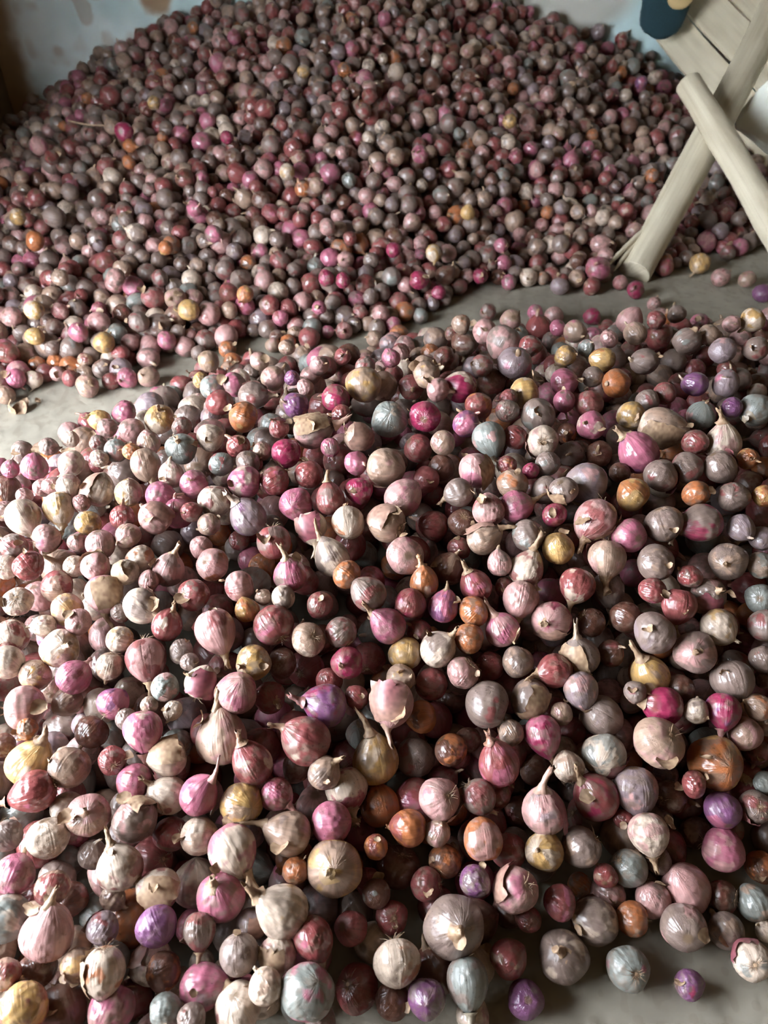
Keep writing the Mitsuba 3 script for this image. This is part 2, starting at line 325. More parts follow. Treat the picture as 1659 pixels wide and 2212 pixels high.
rng = np.random.default_rng(7)
seen = []
for item in SEEN.replace('\n', ';').split(';'):
    w = item.split()
    if not w:
        continue
    o = Onion()
    o.px, o.py, o.r, o.skin = float(w[0]), float(w[1]), float(w[2]), w[3]
    o.flag = w[4] if len(w) > 4 else ''
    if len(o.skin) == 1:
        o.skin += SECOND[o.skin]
    d = ray(o.px, o.py)
    ts = np.arange(0.55, 4.6, 0.004)
    P = CAM + d * ts[:, None]
    R = o.r * ts / F
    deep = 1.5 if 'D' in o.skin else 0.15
    lim = np.maximum(height(P[:, :2], HALL) - deep * R, R)
    i = int(np.argmax((P[:, 2] <= lim) | (P[:, 1] > YB - R)))
    o.c, o.R, o.dir = P[i].copy(), float(np.clip(R[i], 0.012, 0.046)), d / np.linalg.norm(d)
    seen.append(o)
NS = len(seen)


# ---------------------------------------------------------------- where the poles stand (the onions lie round them)
FOOT = CAM + ray(1372, 588) * (-1.12 / ray(1372, 588)[2])
TOP1 = FOOT + (at_y(1664, 30, 3.25) - FOOT) * 1.6
A2 = CAM + ray(1752, 640) * (-1.10 / ray(1752, 640)[2])


def line_gap(p, d, q, e):
    n = np.cross(d, e)
    return abs((q - p) @ n) / np.linalg.norm(n)


yc = 2.86
while line_gap(FOOT, TOP1 - FOOT, A2, at_y(1536, 266, yc) - A2) < 0.098 and yc > 2.4:
    yc -= 0.005
B2 = A2 + (at_y(1536, 266, yc) - A2) * 1.25
POLES = [(FOOT, TOP1, 0.06), (A2, B2, 0.052)]


def off_poles(c, r):
    ok = np.ones(len(c), bool)
    for p, q, rad in POLES:
        t = np.clip(((c - p) @ (q - p)) / ((q - p) @ (q - p)), 0, 1)
        ok &= np.linalg.norm(c - (p + t[:, None] * (q - p)), axis=1) > rad + r * 1.05
    return ok


# ---------------------------------------------------------------- packing: fill the heaps below what is seen
def sample(grid, region, n, depth):
    xs = np.column_stack([rng.uniform(region[0], region[1], n), rng.uniform(region[2], region[3], n)])
    h = height(xs, grid)
    keep = h > 0.02
    xs, h = xs[keep], h[keep]
    r = np.clip(rng.normal(0.0262, 0.0038, len(xs)), 0.0165, 0.036)
    lo = np.maximum(r, h - depth)
    z = lo + rng.uniform(0, 1, len(xs)) * np.maximum(h - r * 0.6 - lo, 0)
    vol = np.maximum(h - np.maximum(h - depth - r, 0), 0)
    return np.column_stack([xs, z]), r, vol / vol.max()


def fill(grid, region, n, depth):
    c, r, w = sample(grid, region, n * 4, depth)
    k = rng.uniform(size=len(c)) < w
    return c[k][:n], r[k][:n]


cn, rn = fill(HN, (-1.4, 1.7, -0.15, 2.3), 2700, 0.16)
cf, rf = fill(HF, (-1.7, 1.85, 1.6, 3.9), 5000, 0.13)
C = np.vstack([[o.c for o in seen], cn, cf])
RR = np.concatenate([[o.R for o in seen], rn, rf])
isfar = np.concatenate([[o.c[1] > 1.9 and height(o.c[:2], HF) > height(o.c[:2], HN) for o in seen], np.zeros(len(cn), bool), np.ones(len(cf), bool)])
home = np.array([o.c for o in seen])
hdir = np.array([o.dir for o in seen])
mob = np.where(np.arange(len(C)) < NS, 0.22, 1.0)
depth_lim = np.where(isfar, 0.16, 0.19)
for it in range(90):
    pairs = cKDTree(C).query_pairs(0.085, output_type='ndarray')
    a, b = pairs[:, 0], pairs[:, 1]
    d = C[b] - C[a]
    L = np.linalg.norm(d, axis=1) + 1e-9
    ov = (RR[a] + RR[b]) * 0.965 - L
    hit = ov > 0
    a, b, d, L, ov = a[hit], b[hit], d[hit], L[hit], ov[hit]
    push = d / L[:, None] * (ov * 0.5)[:, None]
    wa = mob[a] / (mob[a] + mob[b])
    np.add.at(C, a, -push * (wa * 1.2)[:, None])
    np.add.at(C, b, push * ((1 - wa) * 1.2)[:, None])
    off = C[:NS] - home                       # the seen ones keep to their line of sight
    along = (off * hdir).sum(1, keepdims=True) * hdir
    C[:NS] = home + along + (off - along) * 0.5
    g = np.where(isfar, height(C[:, :2], HF), height(C[:, :2], HN))
    free = np.arange(len(C)) >= NS
    C[free, 2] -= 0.0006
    top = np.maximum(g - RR * np.where(~isfar & (C[:, 1] < 1.25), 0.8, 0.35), RR)
    C[:, 2] = np.where(free & (C[:, 2] > top), C[:, 2] * 0.5 + top * 0.5, C[:, 2])
    low = np.maximum(g - depth_lim, RR)
    C[:, 2] = np.maximum(C[:, 2], np.where(free, low, RR))
    C[:, 1] = np.minimum(C[:, 1], YB - RR * 1.15)
    C[:, 0] = np.maximum(C[:, 0], XL + RR * 1.15)
for o, c in zip(seen, C[:NS]):
    o.c = c

# whatever would stand before a seen onion, or hangs outside the heap, goes
rel = C - CAM
dep = rel @ FWD
PX = W / 2 + F * (rel @ RIGHT) / dep
PY = H / 2 - F * (rel @ UP) / dep
PR = F * RR / dep
pix = np.column_stack([PX, PY])
tree = cKDTree(pix[:NS])
keep = np.ones(len(C), bool)
keep[NS:] = off_poles(C[NS:], RR[NS:])
for i in range(NS, len(C)):
    if dep[i] < 0.2:
        keep[i] = False
        continue
    for j in tree.query_ball_point(pix[i], 110):
        if dep[i] < dep[j] + 0.3 * RR[j] and np.hypot(*(pix[i] - pix[j])) < PR[j] * 0.9 + PR[i] * 0.55:
            keep[i] = False
            break
# onions lying on one another too far are thinned out
for it in range(3):
    idx = np.nonzero(keep)[0]
    pr = cKDTree(C[idx]).query_pairs(0.07, output_type='ndarray')
    a, b = idx[pr[:, 0]], idx[pr[:, 1]]
    bad = np.linalg.norm(C[a] - C[b], axis=1) < (RR[a] + RR[b]) * 0.74
    for x, y in zip(a[bad], b[bad]):
        if keep[x] and keep[y] and y >= NS:
            keep[y] = False


NEARMIX = ['GR', 'GT', 'RG', 'RD', 'KG', 'TK', 'PG', 'LK', 'RG', 'WK', 'OT', 'BG', 'RP', 'DR', 'TG', 'GK']
FARMIX = ['GR', 'GT', 'GL', 'RG', 'RG', 'GR', 'GR', 'DG', 'GD', 'KG', 'TG', 'PG', 'LG', 'GR', 'WG', 'OG', 'BG', 'RP', 'DG', 'GD', 'DR', 'RT', 'TR', 'GB', 'RD', 'LD', 'GT', 'PR', 'TG', 'GR', 'RG', 'RG', 'GT', 'TR', 'KR', 'RD', 'KG', 'KT', 'TK', 'PK', 'KR', 'WT', 'TG']
tr = np.random.default_rng(21)
for i in range(NS, len(C)):
    o = Onion()
    o.skin = (FARMIX if isfar[i] else NEARMIX)[tr.integers(len(FARMIX if isfar[i] else NEARMIX))]
    o.flag, o.c, o.R, o.dir = '', C[i], float(RR[i]), rel[i] / np.linalg.norm(rel[i])
    seen.append(o)
for i, o in enumerate(seen):
    o.px, o.py, o.r = float(PX[i]), float(PY[i]), float(PR[i])

# how much of each shows: spheres in a coarse depth buffer
zb, ib = np.full((H // 4 + 1, W // 4 + 1), 99.0), np.full((H // 4 + 1, W // 4 + 1), -1)
for i in np.nonzero(keep)[0]:
    x, y, r = PX[i] / 4, PY[i] / 4, PR[i] / 4
    x0, x1, y0, y1 = max(0, int(x - r)), min(zb.shape[1], int(x + r) + 2), max(0, int(y - r)), min(zb.shape[0], int(y + r) + 2)
    if x0 >= x1 or y0 >= y1:
        continue
    yy, xx = np.mgrid[y0:y1, x0:x1]
    q = 1 - ((xx - x) ** 2 + (yy - y) ** 2) / r ** 2
    z = np.where(q > 0, dep[i] - RR[i] * np.sqrt(np.maximum(q, 0)), 99)
    w = z < zb[y0:y1, x0:x1]
    zb[y0:y1, x0:x1][w] = z[w]
    ib[y0:y1, x0:x1][w] = i
area = np.bincount(ib[ib >= 0], minlength=len(C))

# ---------------------------------------------------------------- one onion
def bulb_mesh(rg, nseg, nring, neck=0.0, squash=None, pear=None):
    """unit radius about the origin, root at -z, neck at +z; returns vertices, faces, turn (0..1), height (0..1)"""
    squash = rg.uniform(0.84, 1.04) if squash is None else squash
    pear = rg.uniform(0.02, 0.30) if pear is None else pear
    t = np.linspace(0, 1, nring)
    phi = t * np.pi
    rho = np.sin(phi) ** rg.uniform(0.86, 1.0)
    z = -np.cos(phi) * squash
    up = np.clip((phi - 1.75) / 1.39, 0, 1)
    z = z + pear * up ** 2
    nw = rg.uniform(0.13, 0.2)
    rho = np.where(phi > 2.3, np.maximum(rho, nw * np.clip((phi - 2.3) / 0.6, 0, 1)), rho)
    z = z + 0.07 * np.exp(-(phi / 0.28) ** 2)      # root dimple
    tt = t * 0.93
    if neck > 0:
        s = np.linspace(0.25, 1, 4)
        rho = np.concatenate([rho, nw * np.array([0.9, 0.75, 0.7, 0.0])])
        z = np.concatenate([z, z[-1] + neck * s])
        tt = np.concatenate([tt, 0.93 + 0.07 * s])
    else:
        rho[-1] = 0
    rho[0] = 0
    n = len(rho)
    th = np.linspace(0, 1, nseg + 1)
    ang = th * 2 * np.pi
    lob = 1 + 0.035 * np.sin(ang * rg.integers(2, 4) + rg.uniform(0, 6)) + 0.02 * np.sin(ang * 5 + rg.uniform(0, 6))
    v = np.stack([rho[:, None] * np.cos(ang) * lob, rho[:, None] * np.sin(ang) * lob, np.broadcast_to(z[:, None], (n, nseg + 1))], -1)
    if neck > 0:
        bend = np.clip((tt - 0.93) / 0.07, 0, 1)[:, None, None] ** 1.3
        v = v + bend * np.array([rg.uniform(-0.35, 0.35), rg.uniform(-0.35, 0.35), 0])
    lean = rg.uniform(-0.1, 0.1, 2)
    v[..., :2] += (lean * np.clip(v[..., 2:], 0, 2) ** 1.5)
    i, j = np.meshgrid(np.arange(n - 1), np.arange(nseg), indexing='ij')
    q = np.stack([i * (nseg + 1) + j, i * (nseg + 1) + j + 1, (i + 1) * (nseg + 1) + j + 1, (i + 1) * (nseg + 1) + j], -1).reshape(-1, 4)
    f = np.vstack([q[:, [0, 1, 2]], q[:, [0, 2, 3]]])
    v = v.reshape(-1, 3)
    f = f[(np.linalg.norm(np.cross(v[f[:, 1]] - v[f[:, 0]], v[f[:, 2]] - v[f[:, 0]]), axis=1) > 1e-9)]
    return v, f, np.broadcast_to(th, (n, nseg + 1)).ravel().copy(), np.broadcast_to(tt[:, None], (n, nseg + 1)).ravel().copy(), (nw, z[:nring][-1] if neck == 0 else z[nring - 1])


def normals_of(v, f, nseg1):
    """smooth normals, joined over the seam of the turn"""
    nrm = np.zeros_like(v)
    fn = np.cross(v[f[:, 1]] - v[f[:, 0]], v[f[:, 2]] - v[f[:, 0]])
    for k in range(3):
        np.add.at(nrm, f[:, k], fn)
    g = nrm.reshape(-1, nseg1, 3)
    s = g[:, 0] + g[:, -1]
    g[:, 0] = g[:, -1] = s
    g[0] = g[0].sum(0)
    g[-1] = g[-1].sum(0)
    nrm = g.reshape(-1, 3)
    return nrm / np.maximum(np.linalg.norm(nrm, axis=1, keepdims=True), 1e-12)


def frame_to(axis, spin):
    axis = axis / np.linalg.norm(axis)
    h = np.array([1.0, 0, 0]) if abs(axis[0]) < 0.8 else np.array([0, 1.0, 0])
    x = np.cross(h, axis)
    x /= np.linalg.norm(x)
    y = np.cross(axis, x)
    c, s = math.cos(spin), math.sin(spin)
    return np.column_stack([c * x + s * y, -s * x + c * y, axis])


def write(v, f, n, uv=None):
    path = meshkit.write_ply((v, f), False, uv, None, normals=n)
    return path


def skin_shape(v, f, n, uv, bsdf='onion_skin'):
    return {'type': 'ply', 'filename': meshkit.write_ply((v, f), False, uv, None, normals=n), 'face_normals': False, 'bsdf': {'type': 'ref', 'id': bsdf}}


def skin_index(skin):
    return KEYS.index(skin[0]) * NP + KEYS.index(skin[1])


def tube_path(P, rad, ns=8, wob=None):
    P = np.asarray(P, float)
    t = np.gradient(P, axis=0)
    t /= np.linalg.norm(t, axis=1, keepdims=True)
    a = np.cross(t, [0.3, 0.9, 0.2])
    a /= np.linalg.norm(a, axis=1, keepdims=True)
    b = np.cross(t, a)
    ang = np.arange(ns) * 2 * np.pi / ns
    rr = np.asarray(rad)[:, None] * (np.ones(ns) if wob is None else wob)
    v = P[:, None] + rr[..., None] * (np.cos(ang)[None, :, None] * a[:, None] + np.sin(ang)[None, :, None] * b[:, None])
    n = len(P)
    i, j = np.meshgrid(np.arange(n - 1), np.arange(ns), indexing='ij')
    q = np.stack([i * ns + j, i * ns + (j + 1) % ns, (i + 1) * ns + (j + 1) % ns, (i + 1) * ns + j], -1).reshape(-1, 4)
    return v.reshape(-1, 3), np.vstack([q[:, [0, 1, 2]], q[:, [0, 2, 3]]])


def neck_mesh(rg, nw, z0, length):
    """a dry twisted neck ending in frayed paper"""
    s = np.linspace(0, 1, 8)
    side = rg.uniform(-0.5, 0.5, 2)
    P = np.column_stack([side[0] * s ** 1.8 * length, side[1] * s ** 1.8 * length, z0 - 0.16 + s * (length + 0.16)])
    rad = nw * np.interp(s, [0, 0.15, 0.4, 0.75, 1], [2.1, 1.35, 0.85, 0.7, rg.uniform(0.5, 1.2)])
    wob = 1 + rg.uniform(-0.22, 0.22, (8, 10))
    v, f = tube_path(P, rad, 10, wob)
    ring = np.arange(70, 80)
    v[ring] += (P[-1] - P[-3]) * rg.uniform(-0.5, 0.9, (10, 1))     # frayed end
    base = P[-1] - (P[-1] - P[-2]) * 0.8
    v = np.vstack([v, base[None]])
    f = np.vstack([f, [[70 + i, 70 + (i + 1) % 10, 80] for i in range(10)]])
    return v, f


def root_mesh(rg, squash):
    vs, fs, at = [], [], 0
    for k in range(rg.integers(12, 20)):
        a = rg.uniform(0, 6.28)
        s = np.linspace(0, 1, 4)
        spread = rg.uniform(0.15, 0.5)
        ln = rg.uniform(0.15, 0.42)
        curl = rg.uniform(-0.2, 0.2)
        P = np.column_stack([(0.09 + spread * s ** 1.4) * math.cos(a) + curl * s ** 2, (0.09 + spread * s ** 1.4) * math.sin(a) - curl * s ** 2,
                             -squash + 0.10 - ln * s + 0.25 * spread * s ** 2])
        v, f = tube_path(P, 0.02 * (1 - 0.7 * s), 3)
        vs.append(v)
        fs.append(f + at)
        at += len(v)
    disc = trimesh.creation.icosphere(subdivisions=1, radius=0.16)
    dv = disc.vertices * [1, 1, 0.45] + [0, 0, -squash + 0.06]
    vs.append(dv)
    fs.append(disc.faces + at)
    return np.vstack(vs), np.vstack(fs)


def peel_mesh(rg, v, nseg1):
    """a loose scale of outer skin lifting off the bulb"""
    g = v.reshape(-1, nseg1, 3)
    n = len(g)
    w = max(6, nseg1 // 3)
    j0 = rg.integers(0, nseg1 - w)
    i0, i1 = int(n * 0.30), int(n * 0.86)
    sub = g[i0:i1, j0:j0 + w].copy()
    a = np.abs(np.linspace(-1, 1, w))[None, :, None]
    b = np.linspace(0, 1, i1 - i0)[:, None, None]
    lift = 1.03 + 0.16 * np.clip(1 - b * 2.2, 0, 1) ** 2 + 0.05 * a ** 3
    sub = sub * lift
    sub[0] += rg.uniform(-0.10, 0.10, (w, 3))
    sub[:, 0] += rg.uniform(-0.05, 0.05, (i1 - i0, 3))
    sub[:, -1] += rg.uniform(-0.05, 0.05, (i1 - i0, 3))
    i, j = np.meshgrid(np.arange(i1 - i0 - 1), np.arange(w - 1), indexing='ij')
    q = np.stack([i * w + j, i * w + j + 1, (i + 1) * w + j + 1, (i + 1) * w + j], -1).reshape(-1, 4)
    return sub.reshape(-1, 3), np.vstack([q[:, [0, 1, 2]], q[:, [0, 2, 3]]])


def axis_for(o, rg):
    view = -o.dir                                     # towards the camera
    if o.flag.startswith('n'):
        a = math.radians(float(o.flag[1:]))
        return RIGHT * math.cos(a) + UP * math.sin(a) + view * rg.uniform(0.05, 0.45)
    if o.flag == 'f':
        return view + (RIGHT * rg.uniform(-0.4, 0.4) + UP * rg.uniform(-0.4, 0.4))
    if o.flag == 'b':
        return -view + (RIGHT * rg.uniform(-0.7, -0.3) + UP * rg.uniform(-0.3, 0.3))
    v = rg.normal(size=3)
    return v / np.linalg.norm(v)


# ---------------------------------------------------------------- the 300 that show largest, each an object with its parts
single = [int(i) for i in np.argsort(-area, kind='stable')[:300]]
single_set = set(single)
names = {}
for order, i in enumerate(single):
    o = seen[i]
    rg = np.random.default_rng(1000 + i)
    key = 'onion' if order == 0 else f'onion_{order:03d}'
    names[i] = key
    ns, nr = (32, 20) if o.r > 30 else (24, 16)
    has_neck = o.flag.startswith('n') or o.flag == 'f' or rg.uniform() < 0.35
    v, f, th, t, (nw, ztop) = bulb_mesh(rg, ns, nr, 0.0, squash=rg.uniform(0.84, 1.0) if not o.flag.startswith('n') else rg.uniform(0.9, 1.05),
                                        pear=rg.uniform(0.22, 0.5) if o.flag.startswith('n') else None)
    sq = -v[:, 2].min()
    mid = (v[:, 2].max() - sq) / 2 * 0.5
    M = frame_to(axis_for(o, rg), rg.uniform(0, 6.28))
    S = o.R * 1.03

    def put(p):
        return (p - [0, 0, mid]) @ M.T * S + o.c

    n = normals_of(v, f, ns + 1)
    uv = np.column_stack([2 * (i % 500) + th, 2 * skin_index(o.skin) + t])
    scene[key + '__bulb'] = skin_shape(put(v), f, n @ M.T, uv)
    o.parts = []
    if has_neck:
        ln = rg.uniform(0.45, 0.95) if o.flag.startswith('n') else rg.uniform(0.12, 0.4)
        vv, ff = neck_mesh(rg, nw, ztop, ln)
        uvn = np.tile([2 * (i % 500) + 0.3, 2 * skin_index(o.skin) + 0.95], (len(vv), 1))
        pale = rg.uniform() < 0.6
        if pale:
            scene[key + '__neck'] = ply((put(vv), ff), 'dry_paper', smooth=True)
            labels[key + '__neck'] = {'label': 'dry straw-coloured papery neck'}
        else:
            _, _, nn = meshkit.arrays((put(vv), ff), True)
            uvn[:, 0] += np.tile(np.arange(10) / 10, 9)[:len(vv)] * 0.5
            scene[key + '__neck'] = skin_shape(put(vv), ff, nn, uvn)
    if o.flag == 'b' or rg.uniform() < 0.38:
        vv, ff = root_mesh(rg, sq)
        scene[key + '__roots'] = ply((put(vv), ff), 'dry_paper')
        labels[key + '__roots'] = {'label': 'tuft of dry pale roots'}
    if rg.uniform() < (0.34 if o.skin[0] in 'GTWKL' else 0) and o.r > 28:
        vv, ff = peel_mesh(rg, v, ns + 1)
        scene[key + '__peel'] = ply((put(vv), ff), 'peel_skin' if rg.uniform() < 0.6 else 'dry_paper', smooth=True)
        labels[key + '__peel'] = {'label': 'loose flake of papery outer skin'}

# ---------------------------------------------------------------- all the other onions: one object
low = [bulb_mesh(tr, 14, 10, neck=(tr.uniform(0.25, 0.7) if k % 3 else 0)) for k in range(10)]
mid_ = [bulb_mesh(tr, 20, 14, neck=(tr.uniform(0.25, 0.7) if k % 3 else 0)) for k in range(10)]
rough = [bulb_mesh(tr, 9, 7) for k in range(10)]
roughn = [normals_of(m[0], m[1], 10) for m in rough]
lown = [normals_of(m[0], m[1], 15) for m in low]
midn = [normals_of(m[0], m[1], 21) for m in mid_]
vs, fs, nsn, uvs, at = [], [], [], [], 0
rest = [i for i in range(len(C)) if keep[i] and i not in single_set]
for i in rest:
    k = tr.integers(10)
    skin, ax = seen[i].skin, axis_for(seen[i], tr)
    m, nn = (mid_[k], midn[k]) if seen[i].r > 17 and area[i] > 25 else (low[k], lown[k]) if area[i] > 2 else (rough[k], roughn[k])
    M = frame_to(ax, tr.uniform(0, 6.28))
    vs.append(m[0] @ M.T * RR[i] * 1.02 + C[i])
    fs.append(m[1] + at)
    nsn.append(nn @ M.T)
    uvs.append(np.column_stack([2 * (i * 7 % 499) + m[2], 2 * skin_index(skin) + m[3]]))
    at += len(m[0])
V = np.vstack(vs)
V[:, 0], V[:, 1], V[:, 2] = np.maximum(V[:, 0], XL + 0.002), np.minimum(V[:, 1], YB - 0.002), np.maximum(V[:, 2], 0.001)
scene['onion_heap'] = skin_shape(V, np.vstack(fs), np.vstack(nsn), np.vstack(uvs))
labels['onion_heap'] = {'label': 'mass of small red and brown onions forming the far heap and filling the near one', 'category': 'onions', 'kind': 'stuff'}
print('seen', NS, 'single', len(single), 'rest', len(rest), 'tris', sum(len(f) for f in fs))

# ---------------------------------------------------------------- labels that single each onion out
WORD = {'P': 'pink-purple', 'M': 'magenta', 'R': 'brownish red', 'K': 'pale rose', 'W': 'creamy white', 'G': 'grey-brown', 'B': 'slate grey', 'O': 'copper orange', 'Y': 'golden tan', 'T': 'beige',
        'V': 'violet', 'L': 'lavender grey', 'D': 'dark brown'}
LAND = [(1546, 1647, 'big golden-orange onion near the right edge'), (981, 2002, 'biggest grey-brown onion near the bottom'), (721, 1875, 'big flat yellowish-beige onion'),
        (607, 1966, 'cream onion with a stub neck'), (480, 1592, 'large beige tuft-topped onion'), (846, 1519, 'big pale rose onion in mid heap'),
        (639, 875, 'glossy violet onion at the crest'), (1024, 1319, 'round copper onion in mid heap'), (130, 1401, 'large cream onion by the left edge'), (993, 834, 'brightest magenta onion at the crest'),
        (316, 1425, 'red pear-shaped onion with its neck down'), (1366, 1068, 'plain golden onion on the right slope'), (1515, 897, 'slate grey onion by the right crest'), (665, 2142, 'large slate onion at the bottom'),
        (1490, 2127, 'small violet onion alone on the floor'), (475, 1937, 'shiny pink onion near the bottom'), (345, 906, 'golden onion at the left crest'), (1217, 2066, 'large grey-brown onion at bottom right'),
        (535, 1116, 'lavender long-necked onion on the left slope'), (338, 2002, 'glossy violet onion at lower left'), (1562, 1536, 'magenta onion near the right edge'), (910, 1548, 'copper onion in the dark gap'),
        (528, 1041, 'bright pink onion on the left slope'), (1405, 1459, 'golden onion with a curled neck'), (1056, 949, 'blue-grey onion at the crest'), (1176, 1838, 'yellow onion with its neck facing up')]
land = {}
for x, y, s in LAND:
    i = min(single, key=lambda i: (seen[i].px - x) ** 2 + (seen[i].py - y) ** 2)
    land[i] = s
DIRS = ['right of', 'upper right of', 'above', 'upper left of', 'left of', 'lower left of', 'below', 'lower right of']
ORD = ['nearest', 'second', 'third', 'fourth', 'fifth']


def kind_word(i):
    o = seen[i]
    return WORD[o.skin[0]] + (' long-necked' if o.flag.startswith('n') else '') + ' onion'


used = set()
for i in single:
    o, key = seen[i], names[i]
    if i in land:
        text = land[i]
    else:
        best = None
        for j, s in land.items():
            dx, dy = o.px - seen[j].px, seen[j].py - o.py
            sec = int(round(math.degrees(math.atan2(dy, dx)) / 45)) % 8
            dist = math.hypot(dx, dy)
            closer = 0
            for k in single:
                if k != i and k not in land and kind_word(k) == kind_word(i):
                    ex, ey = seen[k].px - seen[j].px, seen[j].py - seen[k].py
                    if int(round(math.degrees(math.atan2(ey, ex)) / 45)) % 8 == sec and math.hypot(ex, ey) < dist:
                        closer += 1
            if closer < 5 and (best is None or (dist * (1 + closer), j) < best[0]):
                best = ((dist * (1 + closer), j), f"{ORD[closer]} {kind_word(i)} {DIRS[sec]} the {s}")
        text = best[1]
    if len(text.split()) > 16:
        print('long', text)
    if text in used:
        print('repeat', text)
    used.add(text)
    labels[key] = {'label': text, 'category': 'onion', 'group': 'onions one can tell apart in the near heap'}

# ---------------------------------------------------------------- dry skins lying about
fl = np.random.default_rng(5)


def flake(rg, size):
    n = 5
    u, w = np.meshgrid(np.linspace(-1, 1, n), np.linspace(-1, 1, n), indexing='ij')
    k = rg.uniform(0.3, 1.1)
    p = np.stack([u * (1 - 0.35 * w * w), w * rg.uniform(0.5, 1.1) * (1 - 0.3 * u * u), k * (u * u) * 0.6 + rg.uniform(-0.2, 0.2) * w * w], -1)
    p += rg.uniform(-0.09, 0.09, p.shape)
    i, j = np.meshgrid(np.arange(n - 1), np.arange(n - 1), indexing='ij')
    q = np.stack([i * n + j, (i + 1) * n + j, (i + 1) * n + j + 1, i * n + j + 1], -1).reshape(-1, 4)
    R = frame_to(rg.normal(size=3) + [0, 0, 1.6], rg.uniform(0, 6.28))
    return p.reshape(-1, 3) @ R.T * size, np.vstack([q[:, [0, 1, 2]], q[:, [0, 2, 3]]])


vs, fs, at = [], [], 0
cand = [i for i in range(len(C)) if keep[i] and dep[i] > 0.4 and 0 < PX[i] < W and -50 < PY[i] < H]
top_of = [i for i in cand if C[i, 2] > max(height(C[i:i + 1, :2], HALL)[0] - 0.05, 0)]
for i in fl.choice(top_of, 300, replace=False):
    size = RR[i] * fl.uniform(0.22, 0.5)
    v, f = flake(fl, size)
    dirn = np.array([fl.normal() * 0.8, fl.normal() * 0.8 - 0.3, 0.7])
    vs.append(v + C[i] + dirn / np.linalg.norm(dirn) * RR[i] * 1.12)
    fs.append(f + at)
    at += len(v)
scene['onion_skin_scraps'] = ply((np.vstack(vs), np.vstack(fs)), 'dry_paper', smooth=True)
labels['onion_skin_scraps'] = {'label': 'scraps of dry papery onion skin strewn over the heaps', 'category': 'onion skins', 'kind': 'stuff'}

for k, (px, py, lab) in enumerate([(25, 895, 'pale dry onion skin on the bare floor at the left edge'), (62, 878, 'curled pale skin scrap on the floor beside the far heap')]):
    d = ray(px, py)
    g = CAM + d * (-CAM[2] / d[2])
    parts = [flake(fl, 0.02 * (1 - 0.3 * k)) for _ in range(2)]
    stem = tube_path([g + [0.03 * s - 0.02, 0.02 * math.sin(s * 2), 0.008 + 0.01 * s] for s in np.linspace(0, 1.6, 6)], 0.003 * np.linspace(1, 0.5, 6), 5)
    vv, ff, a0 = [], [], 0
    for q, (v, f) in enumerate(parts):
        v = v + g + [0.022 * q, 0.012 * q, 0]
        v[:, 2] += 0.001 - v[:, 2].min()
        vv.append(v); ff.append(f + a0); a0 += len(v)
    key = add('skin_scrap', (np.vstack(vv), np.vstack(ff)), 'dry_paper', smooth=True)
    labels[key] = {'label': lab, 'category': 'onion skin'}
    labels[key]['group'] = 'skin scraps on the floor'

# ---------------------------------------------------------------- the poles
def pole(key, P0, P1, r0, r1, seed, label, broken=False):
    rg = np.random.default_rng(seed)
    P0, P1 = np.array(P0), np.array(P1)
    s = np.linspace(0, 1, 40)
    ax = (P1 - P0) / np.linalg.norm(P1 - P0)
    sag = np.outer(np.sin(s * np.pi) * 0.012, np.cross(ax, [0, 0, 1]))
    P = P0 + np.outer(s, P1 - P0) + sag
    ns = 24
    rad = np.interp(s, [0, 1], [r0, r1]) * (1 + 0.03 * np.sin(s * 17 + seed))
    wob = 1 + 0.06 * (meshkit.fbm(np.stack([np.cos(np.arange(ns) / ns * 6.283)[None] * 1.5 + s[:, None] * 0, np.sin(np.arange(ns) / ns * 6.283)[None] * 1.5 + s[:, None] * 0,
                                            s[:, None] * 6 + np.zeros(ns)[None]], -1), 3, seed) - 0.5) * 2
    # rounded ends
    Q = np.vstack([P[0] - ax * 0.004, P[0], P[1:-1], P[-1], P[-1] + ax * r1 * 0.35])
    rad = np.concatenate([[rad[0] * 0.93], rad, [rad[-1] * 0.55]])
    wob = np.vstack([wob[:1], wob, wob[-1:]])
    v, f = tube_path(Q, rad, ns, wob)
    v = np.vstack([v, Q[:1], Q[-1:]])
    L = len(Q)
    f = np.vstack([f, [[(j + 1) % ns, j, L * ns] for j in range(ns)], [[(L - 1) * ns + j, (L - 1) * ns + (j + 1) % ns, L * ns + 1] for j in range(ns)]])
    turn = np.tile(np.abs(np.arange(ns) / ns - 0.5) * 2, L)
    along = np.repeat(np.concatenate([[0], s, [1]]), ns) * np.linalg.norm(P1 - P0) * 2
    uv = np.column_stack([np.concatenate([turn, [0.5, 0.5]]), np.concatenate([along, [0, 0]])])
    scene[key + '__shaft'] = ply((v, f), 'peeled_wood', smooth=True, uv=uv)
    labels[key] = {'label': label, 'category': 'wooden pole'}
    return ax


ax1 = pole('wooden_pole', FOOT, TOP1, 0.054, 0.060, 3, 'thick peeled log with a splintered foot standing by the far heap', True)
rg = np.random.default_rng(9)
for k, (dx, dz) in enumerate([(-0.062, 0.02), (-0.088, 0.035)]):
    a = FOOT + np.array([-0.035, -0.02, 0.0]) + ax1 * (0.19 + 0.03 * k)
    b = FOOT + np.array([dx - 0.02, -0.035, dz])
    s = np.linspace(0, 1, 7)[:, None]
    P = a + (b - a) * s + np.array([-0.01, 0, -0.006]) * np.sin(s * np.pi)
    v, f = tube_path(P, 0.011 * np.array([0.5, 1, 1, 0.9, 0.75, 0.5, 0.15]), 6)
    v = P[np.repeat(np.arange(7), 6)] + (v - P[np.repeat(np.arange(7), 6)])
    uv = np.column_stack([np.tile(np.arange(6) / 6, 7), np.repeat(np.arange(7) / 7.0, 6)])
    key = 'wooden_pole__splinter' + ('' if k == 0 else f'_{k:03d}')
    scene[key] = ply((v, f), 'peeled_wood', smooth=True, uv=uv)
    labels[key] = {'label': 'split sliver of wood at the foot'}
